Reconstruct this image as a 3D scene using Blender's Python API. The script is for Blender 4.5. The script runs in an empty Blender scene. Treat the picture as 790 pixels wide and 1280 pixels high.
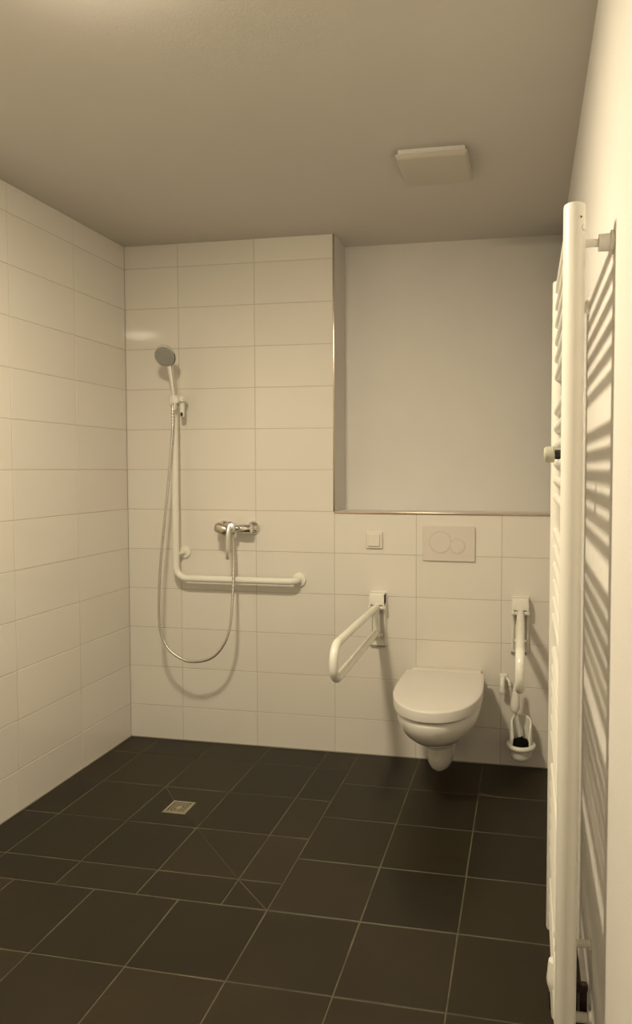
import bpy, bmesh, math, random
from mathutils import Vector, Matrix
random.seed(7)
C = bpy.context.scene.collection
PI = math.pi

# ------------------------------------------------------------------ materials
def mat(name, col, rough=0.5, metal=0.0, spec=0.5, var=0.0, vscale=8.0, bump=0.0, bscale=60.0, coat=0.0, tint=False, rvar=0.0):
    m = bpy.data.materials.new(name); m.use_nodes = True
    nt = m.node_tree; b = nt.nodes['Principled BSDF']
    b.inputs['Base Color'].default_value = (*col, 1)
    b.inputs['Roughness'].default_value = rough
    b.inputs['Metallic'].default_value = metal
    b.inputs['Specular IOR Level'].default_value = spec
    b.inputs['Coat Weight'].default_value = coat
    b.inputs['Coat Roughness'].default_value = 0.08
    tc = nt.nodes.new('ShaderNodeTexCoord')
    if var or rvar:
        n = nt.nodes.new('ShaderNodeTexNoise'); n.inputs['Scale'].default_value = vscale
        n.inputs['Detail'].default_value = 5
        nt.links.new(tc.outputs['Object'], n.inputs['Vector'])
        r = nt.nodes.new('ShaderNodeValToRGB')
        r.color_ramp.elements[0].position = 0.3; r.color_ramp.elements[1].position = 0.7
        r.color_ramp.elements[0].color = (*[c*(1-var) for c in col], 1)
        r.color_ramp.elements[1].color = (*[min(1, c*(1+var)) for c in col], 1)
        nt.links.new(n.outputs['Fac'], r.inputs['Fac'])
        out = r.outputs['Color']
        if tint:
            at = nt.nodes.new('ShaderNodeAttribute'); at.attribute_name = 'tint'
            mx = nt.nodes.new('ShaderNodeMix'); mx.data_type = 'RGBA'; mx.blend_type = 'MULTIPLY'
            mx.inputs['Factor'].default_value = 1
            nt.links.new(out, mx.inputs[6]); nt.links.new(at.outputs['Color'], mx.inputs[7])
            out = mx.outputs[2]
        nt.links.new(out, b.inputs['Base Color'])
        if rvar:
            mr = nt.nodes.new('ShaderNodeMapRange')
            mr.inputs['To Min'].default_value = rough-rvar; mr.inputs['To Max'].default_value = rough+rvar
            nt.links.new(n.outputs['Fac'], mr.inputs['Value']); nt.links.new(mr.outputs['Result'], b.inputs['Roughness'])
    if bump:
        n2 = nt.nodes.new('ShaderNodeTexNoise'); n2.inputs['Scale'].default_value = bscale
        n2.inputs['Detail'].default_value = 3
        nt.links.new(tc.outputs['Object'], n2.inputs['Vector'])
        bp = nt.nodes.new('ShaderNodeBump'); bp.inputs['Strength'].default_value = bump
        bp.inputs['Distance'].default_value = 0.002
        nt.links.new(n2.outputs['Fac'], bp.inputs['Height']); nt.links.new(bp.outputs['Normal'], b.inputs['Normal'])
    return m

M = {}
M['tile'] = mat('white_glazed_tile', (.80, .758, .705), .065, var=.012, vscale=3, bump=.05, bscale=14, tint=True)
M['grout'] = mat('wall_grout', (.555, .495, .415), .85, var=.06, vscale=30)
M['floor_tile'] = mat('anthracite_floor_tile', (.0255, .0185, .0078), .42, spec=.35, var=.14, vscale=5, bump=.12, bscale=120, tint=True, rvar=.06)
M['floor_grout'] = mat('floor_grout', (.108, .093, .058), .85, var=.35, vscale=9)
M['plaster'] = mat('white_painted_plaster', (.74, .712, .685), .75, spec=.3, var=.012, vscale=6, bump=.22, bscale=170)
M['ceiling'] = mat('ceiling_paint', (.64, .605, .565), .85, spec=.2, var=.012, vscale=5, bump=.2, bscale=160)
M['ceramic'] = mat('white_sanitary_ceramic', (.83, .80, .755), .12, var=.01, vscale=4, coat=.4)
M['lid'] = mat('white_matt_lid', (.76, .73, .69), .33, var=.01, vscale=5)
M['plate'] = mat('beige_white_plastic', (.73, .665, .62), .38, var=.01, vscale=6)
M['switch'] = mat('white_switch_plastic', (.80, .755, .68), .3, var=.01, vscale=9)
M['nylon'] = mat('white_nylon_coating', (.86, .84, .77), .2, var=.01, vscale=6, coat=.2)
M['enamel'] = mat('white_radiator_enamel', (.80, .775, .72), .30, var=.008, vscale=6)
M['chrome'] = mat('polished_chrome', (.78, .77, .75), .09, metal=1, var=.03, vscale=8)
M['satin'] = mat('satin_metal', (.62, .58, .50), .3, metal=1, var=.06, vscale=30)
M['hose'] = mat('ribbed_chrome_hose', (.60, .575, .54), .28, metal=1, var=.05, vscale=60)
M['spray'] = mat('grey_spray_plate', (.30, .295, .27), .32, var=.04, vscale=60)
M['lever'] = mat('brushed_chrome_lever', (.86, .84, .80), .30, metal=1, var=.02)
M['dark'] = mat('black_plastic', (.015, .013, .012), .5, var=.2, vscale=40)
M['bristle'] = mat('black_bristles', (.006, .005, .005), .9, spec=.1, var=.3, vscale=90)
M['rust'] = mat('dark_red_brown_pipe', (.05, .022, .018), .6, var=.3, vscale=40)
M['vent'] = mat('off_white_vent_cover', (.56, .52, .45), .5, var=.01)
M['knob'] = mat('pearl_metal_knob', (.52, .50, .41), .42, metal=.15, var=.03, vscale=20)
M['trim'] = mat('metal_edge_trim', (.60, .50, .40), .26, metal=1, var=.05, vscale=10)
M['brass'] = mat('worn_steel_drain', (.46, .42, .32), .38, metal=.7, var=.10, vscale=40)
M['drain_dark'] = mat('drain_shadow_gap', (.07, .055, .035), .7, var=.2, vscale=40)
M['silicone'] = mat('grey_silicone_joint', (.30, .27, .22), .5, var=.1, vscale=20)

lampm = bpy.data.materials.new('opal_lamp_glass'); lampm.use_nodes = True
nt = lampm.node_tree; b = nt.nodes['Principled BSDF']
b.inputs['Base Color'].default_value = (.9, .88, .82, 1)
b.inputs['Emission Color'].default_value = (1, .865, .60, 1)
b.inputs['Emission Strength'].default_value = 302.0

# ------------------------------------------------------------------ mesh helpers
def obj(name, bm, m, parent=None, smooth=True, angle=35):
    me = bpy.data.meshes.new(name)
    bmesh.ops.recalc_face_normals(bm, faces=bm.faces[:])
    bm.to_mesh(me); bm.free()
    ms = m if isinstance(m, (list, tuple)) else [m]
    for k in ms: me.materials.append(M[k] if isinstance(k, str) else k)
    if smooth:
        for p in me.polygons: p.use_smooth = True
        try: me.set_sharp_from_angle(angle=math.radians(angle))
        except Exception: pass
    o = bpy.data.objects.new(name, me); C.objects.link(o)
    if parent: o.parent = parent; o.location = -parent.location if False else (0, 0, 0)
    return o

def thing(name, label, cat, loc, group=None):
    o = bpy.data.objects.new(name, None); o.empty_display_size = .05; C.objects.link(o)
    o.location = loc; o['label'] = label; o['category'] = cat
    if group: o['group'] = group
    return o

def part(name, bm, m, parent, origin=None, **k):
    """bm is in world coordinates; origin is the parent's world location."""
    if origin is not None: bmesh.ops.translate(bm, vec=-Vector(origin), verts=bm.verts[:])
    return obj(name, bm, m, parent, **k)

def tag(o, label=None, cat=None, group=None, kind=None):
    if label: o['label'] = label
    if cat: o['category'] = cat
    if group: o['group'] = group
    if kind: o['kind'] = kind
    return o

def box(bm, a, b, bev=0.0, seg=2, mi=0):
    t = bmesh.new()
    x0, y0, z0 = a; x1, y1, z1 = b
    bmesh.ops.create_cube(t, size=1)
    for v in t.verts:
        v.co = Vector((x0+(v.co.x+.5)*(x1-x0), y0+(v.co.y+.5)*(y1-y0), z0+(v.co.z+.5)*(z1-z0)))
    if bev: bmesh.ops.bevel(t, geom=t.edges[:], offset=bev, segments=seg, profile=.5, affect='EDGES')
    merge(bm, t, mi)

def merge(bm, t, mi=0, mtx=None):
    if mtx is not None: bmesh.ops.transform(t, matrix=mtx, verts=t.verts[:])
    vm = {}
    for v in t.verts: vm[v] = bm.verts.new(v.co)
    for f in t.faces:
        try:
            nf = bm.faces.new([vm[v] for v in f.verts]); nf.material_index = mi
        except ValueError: pass
    t.free()

def frame_of(d):
    d = Vector(d).normalized()
    a = Vector((0, 0, 1)) if abs(d.z) < .9 else Vector((0, 1, 0))
    u = d.cross(a).normalized(); v = d.cross(u).normalized()
    return u, v

def loft(bm, rings, cap=True, mi=0):
    vs = [[bm.verts.new(p) for p in r] for r in rings]
    n = len(vs[0])
    for i in range(len(vs)-1):
        for k in range(n):
            f = bm.faces.new((vs[i][k], vs[i][(k+1) % n], vs[i+1][(k+1) % n], vs[i+1][k])); f.material_index = mi
    if cap:
        f = bm.faces.new(vs[0][::-1]); f.material_index = mi
        f = bm.faces.new(vs[-1]); f.material_index = mi

def tube(bm, pts, r, seg=20, cap=True, mi=0):
    """sweep a circle along pts; r a number or a list"""
    pts = [Vector(p) for p in pts]; n = len(pts)
    rs = r if isinstance(r, (list, tuple)) else [r]*n
    tan = []
    for i in range(n):
        a = pts[max(i-1, 0)]; b = pts[min(i+1, n-1)]; tan.append((b-a).normalized())
    u, v = frame_of(tan[0]); rings = []
    for i in range(n):
        if i:
            u = (u - tan[i]*u.dot(tan[i])).normalized(); v = tan[i].cross(u).normalized()
        rings.append([pts[i] + (u*math.cos(2*PI*k/seg) + v*math.sin(2*PI*k/seg))*rs[i] for k in range(seg)])
    loft(bm, rings, cap, mi)

def lathe(bm, base, axis, prof, seg=32, mi=0, sx=1.0):
    """prof = [(radius, distance along axis)]"""
    d = Vector(axis).normalized(); u, v = frame_of(d); base = Vector(base)
    rings = [[base + d*h + (u*math.cos(2*PI*k/seg)*sx + v*math.sin(2*PI*k/seg))*max(r, 1e-5) for k in range(seg)] for r, h in prof]
    loft(bm, rings, True, mi)

def rounded(pts, r, n=8):
    """polyline with filleted corners"""
    pts = [Vector(p) for p in pts]; out = [pts[0]]
    for i in range(1, len(pts)-1):
        a, p, b = pts[i-1], pts[i], pts[i+1]
        rr = r[i-1] if isinstance(r, (list, tuple)) else r
        d1 = (a-p).normalized(); d2 = (b-p).normalized()
        ang = d1.angle(d2); t = rr/math.tan(ang/2)
        c = p + (d1+d2).normalized()*(rr/math.sin(ang/2))
        s = p+d1*t-c; e = p+d2*t-c; tot = s.angle(e); ax = s.cross(e).normalized()
        for k in range(n+1): out.append(c + Matrix.Rotation(tot*k/n, 3, ax) @ s)
    out.append(pts[-1]); return out

def spline(pts, n=8):
    P = [Vector(p) for p in pts]; P = [P[0]*2-P[1]] + P + [P[-1]*2-P[-2]]; out = []
    for i in range(1, len(P)-2):
        for k in range(n):
            t = k/n
            out.append(.5*((2*P[i]) + (P[i+1]-P[i-1])*t + (2*P[i-1]-5*P[i]+4*P[i+1]-P[i+2])*t*t + (3*P[i]-P[i-1]-3*P[i+1]+P[i+2])*t**3))
    out.append(P[-2]); return out

# ------------------------------------------------------------------ room
LX, RX, CZ, FY, RD = -1.0956, 1.072, 2.5085, -3.50, .206
RIM = 1.1824; TH = .202; TW = .402
rowz = sorted([RIM + k*TH for k in range(-5, 7)] + [0, CZ])

def tiles(rects, basis, name, mats, gap=.0026, thick=.006, base=.0035, tilt=.0004, tvar=.014, bev=.0012):
    """rects [(a0,a1,b0,b1)] in a plane; basis (origin, A, B, N); the tile faces end up at height 0 along N"""
    bm = bmesh.new(); cl = bm.loops.layers.color.new('tint')
    O, A, B, N = [Vector(x) for x in basis]
    def P(a, b_, n): return O + A*a + B*b_ + N*n
    a0 = min(r[0] for r in rects); a1 = max(r[1] for r in rects)
    b0 = min(r[2] for r in rects); b1 = max(r[3] for r in rects)
    for r in rects:
        poly = [(r[0], r[2]), (r[1], r[2]), (r[1], r[3]), (r[0], r[3])] if len(r) == 4 else r[4]
        cx = sum(p[0] for p in poly)/len(poly); cy = sum(p[1] for p in poly)/len(poly)
        def inset(poly, d):
            n = len(poly); out = []
            def w_(e): return d - gap/2 + (gap/2 if min(abs(e.x), abs(e.y)) < 1e-4 else (r[5] if len(r) > 5 else .0005))
            for i in range(n):
                p0, p1, p2 = Vector(poly[i-1]), Vector(poly[i]), Vector(poly[(i+1) % n])
                e1 = (p1-p0).normalized(); e2 = (p2-p1).normalized()
                n1 = Vector((-e1.y, e1.x)); n2 = Vector((-e2.y, e2.x))
                d1, d2 = w_(e1), w_(e2); det = n1.x*n2.y-n1.y*n2.x
                if abs(det) < 1e-5: out.append(p1+n1*d1)
                else: out.append(p1 + Vector(((d1*n2.y-d2*n1.y)/det, (n1.x*d2-n2.x*d1)/det)))
            return out
        ta, tb = random.uniform(-tilt, tilt), random.uniform(-tilt, tilt)
        def h(p): return ta*(p[0]-cx)/.2 + tb*(p[1]-cy)/.1
        i0 = inset(poly, gap/2); i1 = inset(poly, gap/2+bev)
        lo = [bm.verts.new(P(p[0], p[1], -thick)) for p in i0]
        mi = [bm.verts.new(P(p[0], p[1], -bev*.8+h(p))) for p in i0]
        hi = [bm.verts.new(P(p[0], p[1], h(p))) for p in i1]
        n = len(poly); fs = [bm.faces.new(hi)]
        for k in range(n):
            fs.append(bm.faces.new((mi[k], mi[(k+1) % n], hi[(k+1) % n], hi[k])))
            fs.append(bm.faces.new((lo[k], lo[(k+1) % n], mi[(k+1) % n], mi[k])))
        t = 1-random.uniform(0, tvar); w = random.uniform(-.002, .002)
        for f in fs:
            for l in f.loops: l[cl] = (t*(1+w), t, t*(1-w), 1)
    # grout slab behind, given by the same rectangles
    for r in rects:
        poly = [(r[0], r[2]), (r[1], r[2]), (r[1], r[3]), (r[0], r[3])] if len(r) == 4 else r[4]
        f = bm.faces.new([bm.verts.new(P(p[0], p[1], -.0011)) for p in poly]); f.material_index = 1
        for l in f.loops: l[cl] = (1, 1, 1, 1)
    me = bpy.data.meshes.new(name); bm.to_mesh(me); bm.free()
    for k in mats: me.materials.append(M[k])
    o = bpy.data.objects.new(name, me); C.objects.link(o); return o

# back wall, tiled part (one surface with an L outline)
cols_up = [LX, -2*TW, -TW, 0]
cols_dn = [0, TW, 2*TW, RX]
rects = []
for i in range(len(rowz)-1):
    for j in range(3):
        rects.append((cols_up[j], cols_up[j+1], rowz[i], rowz[i+1]))
        if rowz[i+1] <= RIM+1e-4: rects.append((cols_dn[j], cols_dn[j+1], rowz[i], rowz[i+1]))
wb = tiles(rects, ((0, 0, 0), (1, 0, 0), (0, 0, 1), (0, -1, 0)), 'wall_back', ['tile', 'grout'])
tag(wb, kind='structure')
# left wall
ycols = [.0, -.402, -.804]
while ycols[-1] > FY+.402: ycols.append(ycols[-1]-.402)
ycols.append(FY)
rects = [(-ycols[j], -ycols[j+1], rowz[i], rowz[i+1]) for i in range(len(rowz)-1) for j in range(len(ycols)-1)]
wl = tiles(rects, ((LX, 0, 0), (0, -1, 0), (0, 0, 1), (1, 0, 0)), 'wall_left', ['tile', 'grout'])
tag(wl, kind='structure')

# solid masonry behind the tiles, and the niche over the installation wall
bm = bmesh.new()
box(bm, (LX-.15, .0065, -.05), (0, RD+.15, CZ+.05))
box(bm, (0, .0065, -.05), (RX+.15, RD+.15, RIM-.0005))
box(bm, (0, RD, RIM-.0005), (RX+.15, RD+.15, CZ+.05))
tag(obj('wall_niche', bm, 'plaster', smooth=False), kind='structure')
bm = bmesh.new(); box(bm, (LX-.15, FY, -.05), (LX-.0065, .0065, CZ+.05))
tag(obj('wall_left_core', bm, 'plaster', smooth=False), kind='structure')
bm = bmesh.new(); box(bm, (RX, FY, -.05), (RX+.15, .0065, CZ+.05))
tag(obj('wall_right', bm, 'plaster', smooth=False), kind='structure')
bm = bmesh.new(); box(bm, (LX-.15, FY-.15, -.05), (RX+.15, FY, CZ+.05))
tag(obj('wall_front', bm, 'plaster', smooth=False), kind='structure')
bm = bmesh.new(); box(bm, (LX-.15, FY-.15, CZ), (RX+.15, RD+.15, CZ+.12))
tag(obj('ceiling', bm, 'ceiling', smooth=False), kind='structure')

# metal edge profiles round the niche
bm = bmesh.new(); box(bm, (-.0015, -.0035, RIM-.0085), (RX, .0065, RIM+.0015), .0012)
box(bm, (0, .0065, RIM-.0004), (RX, .012, RIM+.0012))
tag(obj('trim_1', bm, 'trim'), kind='structure')
bm = bmesh.new(); box(bm, (-.0055, -.0025, RIM), (.0015, .0065, CZ), .0012)
tag(obj('trim_2', bm, 'trim'), kind='structure')

# floor
x = {'a': LX, 'b': -.927, 'c': -.627, 'd': -.330, 'e': -.034, 'f': .1216}
S = .3008
fx = [x['f']+i*S for i in range(4)]
fr = []
# shower field
yr = [0, -.186, -.492, -.792, -1.080, -1.2185]
xr = [LX, -.930, -.628, -.331, -.034, x['f']]
def skipdiag(i, j): return False
for j in range(5):
    for i in range(5):
        x0, x1, y1, y0 = xr[i], xr[i+1], yr[j], yr[j+1]
        if j == 0 and i == 0: y1 = 0
        if j == 4 and i == 4:   # small tile cut on the diagonal
            fr.append((x0, x1, y0, y1, [(x0, y1), (x1, y0), (x1, y1)], .0015))
            fr.append((x0, x1, y0, y1, [(x0, y1), (x0, y0), (x1, y0)], .0015))
        elif i == 2 and j == 2:  # tile round the drain, cut to two falls
            dx0, dx1, dy0, dy1 = -.527, -.427, -.7055, -.6055
            fr.append((x0, x1, y0, y1, [(x0, y1), (dx0, dy1), (dx1, dy1), (dx1, dy0), (x1, y0), (x1, y1)][::-1]))
            fr.append((x0, x1, y0, y1, [(x0, y1), (x0, y0), (x1, y0), (dx1, dy0), (dx0, dy0), (dx0, dy1)]))
        elif i == 3 and j == 3:
            fr.append((x0, x1, y0, y1, [(x0, y1), (x1, y0), (x1, y1)]))
            fr.append((x0, x1, y0, y1, [(x0, y1), (x0, y0), (x1, y0)]))
        else: fr.append((x0, x1, y0, y1))
# dry field
ydry = [0, -.322, -.622, -.923, -1.2215, -1.5255, -1.826, -2.127, -2.428, -2.729, -3.03, -3.33, FY]
xdry = fx + [RX]
for j in range(4):
    for i in range(4):
        if xdry[i+1] - xdry[i] > .01: fr.append((xdry[i], xdry[i+1], ydry[j+1] if j < 3 else -1.2185, ydry[j]))
xall = [LX, x['f']-4*S+.002] + [x['f']-i*S for i in (3, 2, 1)] + fx + [RX]
xall = [v for k, v in enumerate(xall) if k == 0 or v-xall[k-1] > .02]
ys = [-1.2185] + ydry[5:]
for j in range(len(ys)-1):
    for i in range(len(xall)-1): fr.append((xall[i], xall[i+1], ys[j+1], ys[j]))
def ccw(r):
    if len(r) == 4: return r
    p = r[4]; a = sum(p[i-1][0]*p[i][1]-p[i][0]*p[i-1][1] for i in range(len(p)))
    return (*r[:4], p if a > 0 else p[::-1], *r[5:])
fr = [ccw(r) for r in fr]
fl = tiles(fr, ((0, 0, 0), (1, 0, 0), (0, 1, 0), (0, 0, 1)), 'floor', ['floor_tile', 'floor_grout'], gap=.0042, tilt=.0006, tvar=.22, bev=.0012)
tag(fl, kind='structure')
bm = bmesh.new(); box(bm, (LX-.15, FY-.15, -.12), (RX+.15, RD+.15, -.0062))
tag(obj('floor_slab', bm, 'silicone', smooth=False), kind='structure')
bm = bmesh.new(); box(bm, (LX, -.004, -.001), (RX, 0, .004)); 
tag(obj('trim_3', bm, 'silicone', smooth=False), kind='structure')
bm = bmesh.new(); box(bm, (LX, FY, -.001), (LX+.004, -.004, .004))
tag(obj('trim_4', bm, 'silicone', smooth=False), kind='structure')

# ------------------------------------------------------------------ floor drain
o = (-.477, -.6555, 0)
t = thing('floor_drain', 'small square metal drain grate set in the dark shower floor', 'drain', o)
bm = bmesh.new(); d = .049; w = .011
for a, b_ in (((-d, -d), (d, -d+w)), ((-d, d-w), (d, d)), ((-d, -d+w), (-d+w, d-w)), ((d-w, -d+w), (d, d-w))):
    box(bm, (o[0]+a[0], o[1]+a[1], -.006), (o[0]+b_[0], o[1]+b_[1], .0015), .0006)
part('frame', bm, 'brass', t, o)
bm = bmesh.new(); box(bm, (o[0]-d+w, o[1]-d+w, -.006), (o[0]+d-w, o[1]+d-w, -.0035))
part('trap', bm, 'drain_dark', t, o)
bm = bmesh.new()
for s in (.033, .0225):
    for a, b_ in (((-s, -s), (s, -s+.0045)), ((-s, s-.0045), (s, s)), ((-s, -s+.0045), (-s+.0045, s-.0045)), ((s-.0045, -s+.0045), (s, s-.0045))):
        box(bm, (o[0]+a[0], o[1]+a[1], -.005), (o[0]+b_[0], o[1]+b_[1], -.0002))
box(bm, (o[0]-.012, o[1]-.012, -.005), (o[0]+.012, o[1]+.012, .0004), .001)
for sx, sy in ((1, 0), (-1, 0), (0, 1), (0, -1)):
    box(bm, (o[0]+min(0, sx*.036)-.0015*abs(sy), o[1]+min(0, sy*.036)-.0015*abs(sx), -.005), (o[0]+max(0, sx*.036)+.0015*abs(sy), o[1]+max(0, sy*.036)+.0015*abs(sx), -.0008))
part('grate', bm, 'brass', t, o)

# ------------------------------------------------------------------ ceiling vent
o = (.577, -.68, CZ)
t = thing('ceiling_vent', 'square off-white vent cover hanging just below the ceiling', 'vent', o)
bm = bmesh.new(); box(bm, (o[0]-.118, o[1]-.118, CZ-.016), (o[0]+.118, o[1]+.118, CZ), .002)
part('base', bm, 'plaster', t, o)
bm = bmesh.new()
rr = []
for h, s in ((CZ-.0195, .127), (CZ-.026, .127), (CZ-.033, .121), (CZ-.035, .114)):
    pts = []
    for k in range(4):
        cx, cy = ((1, 1), (-1, 1), (-1, -1), (1, -1))[k]
        for q in range(5):
            a = PI/2*k + PI/2*q/4
            pts.append((o[0]+cx*(s-.006)+.006*math.cos(a), o[1]+cy*(s-.006)+.006*math.sin(a), h))
    rr.append(pts)
loft(bm, rr); part('cover', bm, 'vent', t, o)
bm = bmesh.new(); box(bm, (o[0]-.1, o[1]-.1, CZ-.020), (o[0]+.1, o[1]+.1, CZ-.015))
part('spacer', bm, 'silicone', t, o)

# ------------------------------------------------------------------ ceiling lamp (just above the frame)
LO = (-.04, -1.925, CZ)
t = thing('ceiling_lamp', 'round opal ceiling lamp glowing warm just above the top of the picture', 'lamp', LO)
bm = bmesh.new(); lathe(bm, LO, (0, 0, -1), [(.03, 0), (.130, 0), (.132, .003), (.132, .025), (.130, .027), (.124, .027), (.123, .020)])
part('base', bm, 'enamel', t, LO)
bm = bmesh.new(); lathe(bm, LO, (0, 0, -1), [(.121, .018), (.121, .024), (.118, .030), (.105, .037), (.07, .042), (.03, .044), (.001, .0445)])
part('shade', bm, lampm, t, LO)

# ------------------------------------------------------------------ shower grab rail
o = (-.795, 0, .845)
t = thing('grab_rail', 'white L-shaped grab rail fixed to the shower wall tiles', 'grab rail', o)
ry = -.066; R_ = .0165
path = rounded([(-.795, -.004, 1.722), (-.795, ry, 1.722), (-.797, ry, .846), (-.178, ry, .846), (-.178, -.004, .846)], [.035, .058, .035], 10)
bm = bmesh.new(); tube(bm, path, R_, 24)
part('rail', bm, 'nylon', t, o)
for (px, pz) in ((-.795, 1.722), (-.178, .846)):
    bm = bmesh.new(); lathe(bm, (px, 0, pz), (0, -1, 0), [(.001, 0), (.035, 0), (.036, .004), (.034, .010), (.027, .0125), (.018, .013)])
    part('rosette', bm, 'nylon', t, o)
bm = bmesh.new(); lathe(bm, (-.780, 0, .968), (0, -1, 0), [(.001, 0), (.030, 0), (.031, .004), (.029, .010), (.020, .0125)])
part('rosette', bm, 'nylon', t, o)
bm = bmesh.new(); tube(bm, [(-.780, -.008, .968), (-.784, -.04, .968), (-.794, ry, .968)], .0095, 16)
part('support_stem', bm, 'nylon', t, o)
# slider that carries the hand shower
bm = bmesh.new()
lathe(bm, (-.795, ry, 1.700), (0, 0, 1), [(.019, 0), (.0245, .002), (.0245, .052), (.019, .054)])
box(bm, (-.793, ry-.034, 1.714), (-.732, ry+.010, 1.742), .008, 3)
lathe(bm, (-.7645, ry-.046, 1.706), (-.03, -.1, 1), [(.013, 0), (.0175, .002), (.0185, .036), (.015, .038)])
hol = part('handset_slider', bm, 'nylon', t, o)
bm = bmesh.new()
tube(bm, [(-.752, -.072, 1.722), (-.751, -.073, 1.670), (-.751, -.073, 1.645)], [.0125, .0125, .011], 16)
part('release_lever', bm, 'nylon', hol, None)
lev = hol.children[0]
bmesh_fix = lev.data; bmesh_fix.transform(Matrix.Translation(-Vector(o)))
bm = bmesh.new(); lathe(bm, (-.7475, -.084, 1.655), (.25, -1, 0), [(.001, 0), (.0062, .0), (.0062, .003), (.001, .003)], 16)
bmesh.ops.scale(bm, vec=(1, 1, 1.7), space=Matrix.Translation((.7475, .084, -1.655)), verts=bm.verts[:])
part('lever_hole', bm, 'dark', hol, o)

# ------------------------------------------------------------------ hand shower with hose
o = (-.762, -.112, 1.735)
t = thing('hand_shower', 'round grey-faced chrome hand shower hung on the rail with its looping hose', 'shower head', o)
hc = Vector((-.786, -.165, 1.925)); n = Vector((.06, -.90, -.40)).normalized()
bm = bmesh.new()
lathe(bm, hc, n, [(.001, -.034), (.018, -.033), (.034, -.027), (.046, -.016), (.0525, -.006), (.0535, 0), (.052, .004), (.049, .005), (.001, .005)], 40)
part('head_shell', bm, 'chrome', t, o)
bm = bmesh.new()
lathe(bm, hc, n, [(.001, .0045), (.0485, .0045), (.0485, .0068), (.046, .008), (.03, .0084), (.001, .0086)], 40)
u, v = frame_of(n)
for ring, cnt in ((.012, 6), (.022, 12), (.032, 16), (.041, 22)):
    for k in range(cnt):
        a = 2*PI*k/cnt; lathe(bm, hc+u*ring*math.cos(a)+v*ring*math.sin(a), n, [(.0016, .007), (.0013, .0102), (.0002, .0104)], 6)
part('spray_plate', bm, 'spray', t, o)
hb = Vector((-.7665, -.112, 1.705)); ht = Vector((-.780, -.137, 1.884))
bm = bmesh.new(); tube(bm, [ht+(ht-hb)*.16, ht, ht.lerp(hb, .15), ht.lerp(hb, .35), ht.lerp(hb, .6), ht.lerp(hb, .85), hb], [.012, .0155, .0150, .0140, .0132, .0120, .0105], 20)
part('handle', bm, 'chrome', t, o)
hz = [(-.7665, -.112, 1.712)] + [(-0.7785, -0.112, 1.7111), (-0.7777, -0.116, 1.6064), (-0.7844, -0.122, 1.4899), (-0.792, -0.135, 1.3347), (-0.8016, -0.152, 1.1802), (-0.814, -0.172, 0.9879), (-0.8192, -0.19, 0.7967), (-0.8101, -0.203, 0.6253), (-0.767, -0.208, 0.5317), (-0.6921, -0.21, 0.482), (-0.6235, -0.208, 0.4735), (-0.5457, -0.2, 0.4945), (-0.4912, -0.185, 0.5585), (-0.4692, -0.16, 0.6496), (-0.4734, -0.12, 0.7961), (-0.4856, -0.08, 0.9456), (-0.4945, -0.062, 1.0688), (-.489, -.061, 1.09)]
sp = spline(hz, 26); rad = [.0062 + .0007*math.sin(i*1.9) for i in range(len(sp))]
bm = bmesh.new(); tube(bm, sp, rad, 12)
part('hose', bm, 'hose', t, o, angle=60)
bm = bmesh.new(); tube(bm, [(-.7665, -.112, 1.722), (-.768, -.113, 1.69), (-.7685, -.1135, 1.672)], [.0095, .0095, .0068], 16)
part('hose_nut', bm, 'chrome', t, o)

# ------------------------------------------------------------------ shower mixer
o = (-.490, 0, 1.098)
t = thing('shower_mixer', 'chrome single-lever shower mixer on the tiled wall', 'tap', o)
for s in (-1, 1):
    bm = bmesh.new(); lathe(bm, (-.490+s*.076, 0, 1.098), (0, -1, 0), [(.001, 0), (.033, 0), (.034, .004), (.031, .014), (.022, .022), (.016, .028), (.016, .05)])
    part('rosette', bm, 'chrome', t, o)
bm = bmesh.new(); cy = -.062
lathe(bm, (-.583, cy, 1.098), (1, 0, 0), [(.014, 0), (.0215, .002), (.0225, .006), (.0225, .045), (.0205, .06), (.0195, .093), (.0205, .125), (.0225, .14), (.0225, .18), (.0215, .184), (.014, .186)], 32)
part('body', bm, 'chrome', t, o)
bm = bmesh.new(); lathe(bm, (-.490, cy, 1.100), (0, -1, .18), [(.024, 0), (.026, .01), (.026, .034), (.0245, .036), (.0245, .039)], 32)
part('cartridge_housing', bm, 'chrome', t, o)
# lever cap: flattened dome that tapers into the handle
bm = bmesh.new(); dax = Vector((0, -1, .18)).normalized()
lathe(bm, Vector((-.490, cy, 1.100))+dax*.040, dax, [(.022, 0), (.0275, .002), (.028, .012), (.025, .020), (.016, .026), (.001, .028)], 32)
k = Vector((-.490, cy, 1.100))+dax*.052
tube(bm, [k+Vector((0, -.004, .004)), k+Vector((0, -.018, -.018)), k+Vector((0, -.022, -.05)), k+Vector((0, -.024, -.10)), k+Vector((0, -.026, -.148)), k+Vector((0, -.026, -.153))], [.015, .013, .0108, .0100, .0098, .007], 16)
part('lever', bm, 'lever', t, o)
bm = bmesh.new(); box(bm, (-.560, -.150, 1.066), (-.484, -.098, 1.118), .022, 4)
bmesh.ops.transform(bm, matrix=Matrix.Translation((-.5, -.12, 1.1)) @ Matrix.Rotation(.38, 4, 'Y') @ Matrix.Translation((.5, .12, -1.1)), verts=bm.verts[:])
part('lever_wing', bm, 'satin', t, o)
bm = bmesh.new(); lathe(bm, (-.489, -.06, 1.085), (0, 0, -1), [(.012, 0), (.0125, .012), (.011, .014), (.011, .028), (.008, .034)], 6)
part('hose_outlet', bm, 'chrome', t, o)

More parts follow.
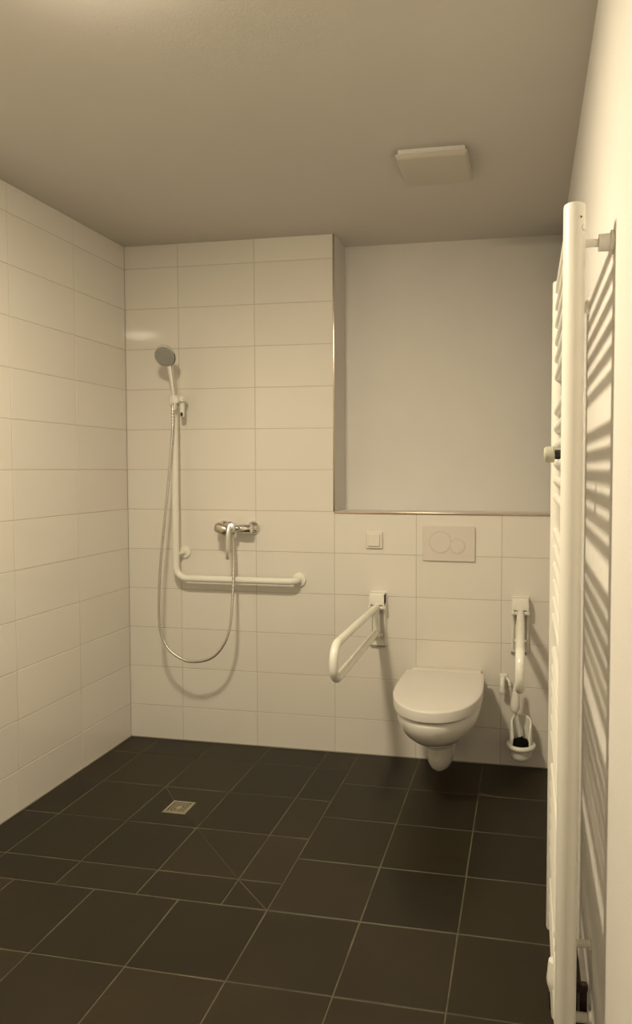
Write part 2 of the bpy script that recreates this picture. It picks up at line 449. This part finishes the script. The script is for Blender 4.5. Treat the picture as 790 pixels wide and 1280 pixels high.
# ------------------------------------------------------------------ wall switch, flush plate
o = (.199, 0, 1.049)
t = thing('wall_switch', 'small square white wall switch to the left of the flush plate', 'switch', o)
bm = bmesh.new(); s = .041
lathe_r = []
def rsq(cx, cz, s, r, y, n=5):
    pts = []
    for k in range(4):
        sx, sz = ((1, 1), (-1, 1), (-1, -1), (1, -1))[k]
        for q in range(n):
            a = PI/2*k+PI/2*q/(n-1); pts.append((cx+sx*(s[0]-r)+r*math.cos(a), y, cz+sz*(s[1]-r)+r*math.sin(a)))
    return pts
loft(bm, [rsq(o[0], o[2], (s, s), .005, 0), rsq(o[0], o[2], (s, s), .005, -.008), rsq(o[0], o[2], (s-.004, s-.004), .004, -.012), rsq(o[0], o[2], (s-.010, s-.010), .003, -.012)])
part('frame', bm, 'switch', t, o)
bm = bmesh.new(); s2 = .0285
loft(bm, [rsq(o[0], o[2], (s2, s2), .003, -.010), rsq(o[0], o[2], (s2, s2), .003, -.018), rsq(o[0], o[2], (s2-.002, s2-.002), .002, -.020)])
part('rocker', bm, 'switch', t, o)

o = (.5575, 0, 1.0392)
t = thing('flush_plate', 'rectangular pinkish-white flush plate with two round buttons above the toilet', 'flush plate', o)
bm = bmesh.new()
loft(bm, [rsq(o[0], o[2], (.123, .082), .004, 0), rsq(o[0], o[2], (.123, .082), .004, -.009), rsq(o[0], o[2], (.1215, .0805), .004, -.0115)])
part('plate', bm, 'plate', t, o)
for cx, cz, r in ((.517, 1.0470, .0525), (.5985, 1.030, .0365)):
    bm = bmesh.new(); sl = [2*PI*k/64 for k in range(64)]
    def ring(rad, y): return [(cx+rad*math.cos(a), y, cz+rad*math.sin(a)) for a in sl]
    loft(bm, [ring(r, -.0105), ring(r, -.0138), ring(r-.0022, -.0142), ring(r-.0022, -.0122), ring(r-.0035, -.0122), ring(r-.0040, -.0136), ring(.002, -.0139)])
    part('button', bm, 'plate', t, o)

# ------------------------------------------------------------------ toilet
TX = .551
o = (TX, 0, .08)
t = thing('toilet', 'white wall-hung toilet with its lid closed', 'toilet', o)
def outline(z, front, half, back=0.0, straight=.45, hb=None, n=48, p=2.15, cx=TX, dome=0.0):
    """closed D-shaped ring: straight back at y=back, superellipse front at y=-front"""
    hb = half if hb is None else hb
    ys = -(-back + (front+back)*straight) ; pts = []
    for k in range(n+1):
        a = PI*k/n; c = math.cos(a); s_ = math.sin(a)
        pts.append((cx+half*math.copysign(abs(c)**(2/p), c), ys-(front+ys)*abs(s_)**(2/p), z))
    m = 10
    for k in range(1, m+1):
        f = k/m; h_ = half+(hb-half)*(f**1.5); pts.append((cx-h_, ys+(back-ys)*f, z))
    for k in range(1, 8): pts.append((cx-hb+2*hb*k/8, back, z))
    for k in range(m+1):
        f = 1-k/m; h_ = half+(hb-half)*(f**1.5)
        if k < m: pts.append((cx+h_, ys+(back-ys)*f, z))
    return pts
bm = bmesh.new()
prof = [(.4000, .600, .172, .168), (.396, .611, .179, .168), (.384, .614, .1815, .166), (.362, .610, .180, .160), (.335, .596, .175, .150), (.305, .568, .163, .138),
        (.278, .526, .145, .124), (.255, .480, .124, .108), (.236, .434, .101, .092), (.224, .404, .085, .08), (.214, .386, .0755, .074), (.200, .376, .0705, .07), (.16, .366, .067, .066),
        (.125, .352, .061, .06), (.100, .335, .052, .05), (.084, .312, .039, .04), (.078, .285, .026, .026)]
loft(bm, [outline(z, f, h_, 0, .42 if z > .23 else .62, hb) for z, f, h_, hb in prof])
bowl = part('bowl', bm, 'ceramic', t, o, angle=60)
bm = bmesh.new()
loft(bm, [outline(z, f, h_, -.055, .38, hb) for z, f, h_, hb in ((.4005, .590, .165, .160), (.4060, .592, .166, .160), (.412, .592, .166, .160))])
part('seat_buffer', bm, 'silicone', t, o, angle=50)
bm = bmesh.new()
loft(bm, [outline(z, f, h_, -.085, .40, hb, p=2.2) for z, f, h_, hb in ((.4085, .606, .175, .170), (.409, .620, .185, .178), (.411, .6235, .188, .180), (.448, .627, .1895, .181), (.4515, .6255, .1885, .180), (.4538, .621, .185, .177), (.4550, .60, .17, .164), (.456, .40, .05, .05))])
part('lid', bm, 'lid', t, o, angle=50)
bm = bmesh.new(); box(bm, (TX-.163, -.088, .405), (TX+.163, 0, .4485), .006, 3)
part('rear_deck', bm, 'ceramic', t, o)
for s in (-1, 1):
    bm = bmesh.new(); lathe(bm, (TX+s*.095-.02, -.084, .443), (1, 0, 0), [(.006, 0), (.0095, .002), (.0095, .038), (.006, .04)], 20)
    part('hinge', bm, 'lid', t, o)

# ------------------------------------------------------------------ fold-down support rails
def support_rail(label, X, bx, side):
    o = (bx, 0, .67)
    t = thing('support_rail', label, 'grab rail', o, 'fold-down support rails beside the toilet')
    bm = bmesh.new()
    rg = [rsq(bx, .672, (.040, .131), .008, 0), rsq(bx, .672, (.040, .131), .008, -.008), rsq(bx, .672, (.037, .128), .007, -.011)]
    loft(bm, rg); part('wall_plate', bm, 'nylon', t, o)
    bm = bmesh.new()   # hinge housing: a hooked bracket, deepest at the top
    def slab(x0, x1):
        side_ = [(-.010, .800), (-.046, .800), (-.058, .788), (-.062, .752), (-.058, .728), (-.036, .712), (-.024, .68), (-.018, .56), (-.010, .548)]
        loft(bm, [[(x0, y, z) for y, z in side_], [(x1, y, z) for y, z in side_]])
    slab(bx-.036, bx-.029); slab(bx+.029, bx+.036)
    box(bm, (bx-.036, -.0600, .745), (bx+.036, -.010, .800), .006, 3)
    part('hinge_bracket', bm, 'nylon', t, o)
    bm = bmesh.new(); lathe(bm, (bx-.042, -.045, .732), (1, 0, 0), [(.004, 0), (.010, .001), (.010, .083), (.004, .084)], 20)
    part('hinge_pin', bm, 'nylon', t, o)
    bm = bmesh.new(); box(bm, (bx-.012, -.034, .575), (bx+.012, -.012, .70), .004)
    part('latch', bm, 'nylon', t, o)
    bm = bmesh.new()
    x2 = X
    pts = [(bx, -.040, .735), (bx+(x2-bx)*.15, -.11, .738), (x2, -.800, .738), (x2, -.800, .602), (bx+(x2-bx)*.15, -.09, .618), (bx, -.036, .600)]
    pth = rounded(pts, [.05, .062, .062, .03], 9)
    tube(bm, pth, .0165, 24); part('rail', bm, 'nylon', t, o)
    bm = bmesh.new(); tube(bm, [(bx-.026, -.036, .600), (bx+.026, -.036, .600)], .0085, 16)
    tube(bm, [(bx, -.040, .735), (bx, -.052, .69), (bx, -.05, .64), (bx, -.036, .60)], .0125, 16)
    part('link', bm, 'nylon', t, o)
    bm = bmesh.new(); box(bm, (bx-.042, -.012, .5355), (bx+.030, -.001, .5410))
    part('lower_edge', bm, 'silicone', t, o)
    return t
support_rail('white fold-down support rail to the left of the toilet', .2215, .2215, 1)
support_rail('white fold-down support rail right of the toilet above the brush', .897, .892, -1)

# ------------------------------------------------------------------ toilet brush and holder
o = (.899, 0, .10)
t = thing('toilet_brush_holder', 'white wall-mounted brush holder with arched hood low on the wall', 'brush holder', o)
bx, by = .899, -.082
bm = bmesh.new()
# cup: hollow lathe with a rolled lip
pr = [(.012, .067), (.030, .069), (.044, .078), (.049, .092), (.0505, .115), (.054, .122), (.0640, .126), (.0670, .133), (.0655, .142), (.059, .1455), (.050, .144), (.0465, .136), (.0465, .10), (.040, .085), (.001, .083)]
seg = 40; rings = [[(bx+r*math.cos(2*PI*k/seg), by+r*math.sin(2*PI*k/seg), z) for k in range(seg)] for r, z in pr]
loft(bm, rings); part('cup', bm, 'nylon', t, o, angle=60)
bm = bmesh.new()
# hood: half cylinder open to the front, arched top edge cut so that the mouth reads as an arch
ro, ri = .0515, .0425; N = 40
def hood(a, r, top): return None
outs, ins = [], []
cols_ = []
for k in range(N+1):
    a = math.radians(-34 + 248*k/N)             # from front-right round the back to front-left
    ca, sa = math.cos(a), math.sin(a)
    q_ = abs(a-PI/2)/math.radians(126)
    cols_.append((ca, sa, .150 + .112*math.sqrt(max(0, 1-q_**2.6))))
for lev_ in range(9):
    f = lev_/8
    outs.append([bm.verts.new((bx+ro*c*(1-.10*f**3), by+ro*s_*(1-.10*f**3), .138+(tz-.138)*f)) for c, s_, tz in cols_])
    ins.append([bm.verts.new((bx+ri*c*(1-.10*f**3), by+ri*s_*(1-.10*f**3), .138+(tz-.138)*f)) for c, s_, tz in cols_])
for A_ in (outs, ins):
    for i in range(8):
        for k in range(N): bm.faces.new((A_[i][k], A_[i][k+1], A_[i+1][k+1], A_[i+1][k]))
for k in range(N): bm.faces.new((outs[8][k], outs[8][k+1], ins[8][k+1], ins[8][k]))
for k in (0, N):
    for i in range(8): bm.faces.new((outs[i][k], outs[i+1][k], ins[i+1][k], ins[i][k]))
part('hood', bm, 'nylon', t, o, angle=50)
bm = bmesh.new(); box(bm, (bx-.022, -.040, .15), (bx+.022, 0, .235), .006, 2)
part('wall_bracket', bm, 'nylon', t, o)

o2 = (bx-.002, by, .1)
t = thing('toilet_brush', 'toilet brush with black bristles and white handle standing in its wall holder', 'brush', o2)
bm = bmesh.new()
lathe(bm, (bx, by-.004, .088), (0, 0, 1), [(.012, 0), (.030, .004), (.036, .02), (.0370, .052), (.034, .066), (.026, .073), (.012, .076), (.008, .088)], 28)
for k in range(150):
    a = random.uniform(0, 2*PI); zz = random.uniform(.1, .160); r0 = .030
    d_ = Vector((math.cos(a), math.sin(a), random.uniform(-.2, .5))).normalized()
    p0 = Vector((bx, by-.004, zz)) + Vector((math.cos(a), math.sin(a), 0))*r0
    p1 = p0 + d_*random.uniform(.006, .0105)
    tube(bm, [p0, p1], [.0022, .001], 5)
part('bristle_head', bm, 'bristle', t, o2)
bm = bmesh.new(); tube(bm, [(bx, by-.004, .150), (bx-.012, by-.008, .24), (bx-.026, by-.016, .30)], .0055, 14)
part('stem', bm, 'nylon', t, o2)
bm = bmesh.new(); hp = [Vector((bx-.029+.006*k/12, by-.020+.012*k/12, .291+.135*k/12)) for k in range(13)]
tube(bm, hp, [.013, .0188, .0210, .0212, .0205, .0190, .0170, .0155, .0140, .0128, .0110, .0100, .004], 24)
part('handle', bm, 'nylon', t, o2)

o = (.8205, 0, .415)
t = thing('wall_peg', 'small white peg on the tiles between toilet and brush holder', 'hook', o)
bm = bmesh.new(); box(bm, (.797, -.012, .395), (.836, 0, .436), .006, 3)
part('base', bm, 'nylon', t, o)
bm = bmesh.new(); tube(bm, spline([(.815, -.008, .424), (.813, -.033, .418), (.812, -.050, .402), (.812, -.053, .375), (.812, -.051, .358)], 5), [.011]*10+[.0125]*5+[.014]*5+[.012], 16)
part('peg', bm, 'nylon', t, o)
bm = bmesh.new(); tube(bm, spline([(.832, -.008, .415), (.843, -.028, .408), (.847, -.032, .390)], 5), [.007]*10+[.008], 12)
part('side_hook', bm, 'nylon', t, o)

# ------------------------------------------------------------------ towel radiator
o = (.9975, -1.60, .12)
t = thing('towel_radiator', 'tall white tubular towel radiator on the right-hand wall', 'radiator', o)
ZB, ZT = .125, 1.887; YN, YF = -1.873, -1.327; CX = .9985
for Y in (YN, YF):
    bm = bmesh.new(); r = .0205
    lathe(bm, (CX, Y, ZB), (0, 0, 1), [(r-.004, 0), (r-.001, .002), (r, .006), (r, ZT-ZB-.006), (r-.001, ZT-ZB-.002), (r-.004, ZT-ZB)], 32)
    part('collector', bm, 'enamel', t, o, angle=30)
first = None; pitch = .0455
for g in range(6):
    for k in range(6 if g < 5 else 4):
        z = 1.860 - g*.3185 - k*pitch
        if z < ZB+.01: continue
        if first is None:
            bm = bmesh.new(); tube(bm, [(CX-.004, YN+.010, z), (CX-.004, YF-.010, z)], .0110, 18)
            first = part('bar', bm, 'enamel', t, o); z_first = z
        else:
            c = first.copy(); C.objects.link(c); c.parent = t; c.location = (0, 0, z-z_first)
for (Y, Z) in ((YN+.012, 1.8175), (YF-.012, 1.8175)):
    bm = bmesh.new()
    lathe(bm, (RX, Y, Z), (-1, 0, 0), [(.001, 0), (.0215, 0), (.0225, .003), (.0215, .007), (.0165, .008), (.0160, .026), (.0155, .028), (.0075, .0285), (.0075, .060)], 28)
    part('wall_bracket', bm, 'enamel', t, o)
bm = bmesh.new(); lathe(bm, (CX, YN, 1.858), (.52, -.85, 0), [(.0045, .012), (.0045, .0208), (.0036, .0212)], 8)
part('air_vent', bm, 'enamel', t, o)
bm = bmesh.new(); lathe(bm, (CX, YN, 1.858), (.52, -.85, 0), [(.0026, .014), (.0026, .0216), (.001, .0218)], 4)
part('vent_screw', bm, 'drain_dark', t, o)
bm = bmesh.new(); lathe(bm, (CX, YN, 1.840), (.80, -.60, 0), [(.006, .014), (.006, .0215), (.004, .0225)], 12)
part('blind_plug', bm, 'nylon', t, o)
bm = bmesh.new(); lathe(bm, (RX, -1.615, .288), (-1, 0, 0), [(.001, 0), (.0145, 0), (.0145, .005), (.0085, .006), (.0085, .06)], 20)
part('wall_bracket', bm, 'enamel', t, o)
# connection pipes, valve and thermostat underneath, at the middle of the radiator
bm = bmesh.new()
tube(bm, rounded([(RX, -1.625, .118), (1.012, -1.625, .118), (1.012, -1.625, .16)], .018, 6), .011, 16)
lathe(bm, (RX, -1.625, .118), (-1, 0, 0), [(.001, 0), (.018, 0), (.017, .006), (.012, .008)], 24)
part('supply_pipe', bm, 'enamel', t, o)
bm = bmesh.new()
for xx in (1.036, 1.058):
    tube(bm, [(xx, -1.585, 0.0), (xx, -1.585, .17)], .0085, 14)
tube(bm, [(1.004, -1.585, .0), (1.004, -1.585, .20)], .009, 14)
box(bm, (1.004, -1.594, .150), (1.068, -1.576, .172), .006, 2)
part('riser_pipe', bm, 'rust', t, o)
bm = bmesh.new()
box(bm, (.984, -1.650, .192), (1.024, -1.570, .236), .008, 3)
tube(bm, [(.999, -1.636, .23), (.999, -1.636, .29)], .012, 16); tube(bm, [(.999, -1.586, .23), (.999, -1.586, .29)], .012, 16)
vb = part('valve_block', bm, 'enamel', t, o)
bm = bmesh.new()
lathe(bm, (.990, -1.612, .242), (.07, 0, -1), [(.008, 0), (.015, .004), (.0175, .014), (.0200, .030), (.0230, .046), (.0225, .060), (.0190, .072), (.0185, .12), (.017, .140), (.010, .147)], 28)
part('thermostat_head', bm, 'nylon', vb, o)
bm = bmesh.new()
for k in range(4):
    a = k*PI/2+.4; tube(bm, [(.9945+.0190*math.cos(a), -1.612+.0190*math.sin(a), .165), (.9965+.0184*math.cos(a), -1.612+.0184*math.sin(a), .12)], .0020, 8)
part('thermostat_rib', bm, 'dark', vb, o)
# knob clipped onto a bar
ko = Vector((.9875, -1.60, 1.424))
bm = bmesh.new()
lathe(bm, ko, (-1, 0, 0), [(.007, -.004), (.007, .010), (.0165, .0105), (.0185, .013), (.0190, .022), (.0175, .031), (.0145, .034), (.006, .035), (.001, .035)], 28)
part('clip_knob', bm, 'knob', t, o)
bm = bmesh.new(); lathe(bm, ko, (-1, 0, 0), [(.011, -.006), (.011, .0095), (.006, .0098)], 18)
part('knob_neck', bm, 'dark', t, o)

# ------------------------------------------------------------------ world, light, camera
w = bpy.data.worlds.new('room_dark'); bpy.context.scene.world = w; w.use_nodes = True
w.node_tree.nodes['Background'].inputs['Color'].default_value = (.02, .018, .014, 1)
w.node_tree.nodes['Background'].inputs['Strength'].default_value = .2

cam = bpy.data.cameras.new('camera'); co = bpy.data.objects.new('camera', cam); C.objects.link(co)
f = 865.2924
cam.sensor_fit = 'VERTICAL'; cam.sensor_height = 36; cam.lens = f/1280*36
cam.shift_x = -102.68/1280; cam.shift_y = -18.0156/1280
Rv = Vector((.98318891, .18258719, .00122284)); Uv = Vector((-.00884583, .04094129, .9991224)); Fv = Vector((-.18237689, .98233687, -.04186815))
mw = Matrix((( Rv.x, Uv.x, -Fv.x, .91451431), (Rv.y, Uv.y, -Fv.y, -3.23318742), (Rv.z, Uv.z, -Fv.z, 1.39140108), (0, 0, 0, 1)))
co.matrix_world = mw; cam.clip_start = .01
bpy.context.scene.camera = co
s = bpy.context.scene
s.view_settings.view_transform = 'Standard'; s.view_settings.look = 'None'
s.view_settings.gamma = 1; s.view_settings.exposure = 0; s.view_settings.use_curve_mapping = False
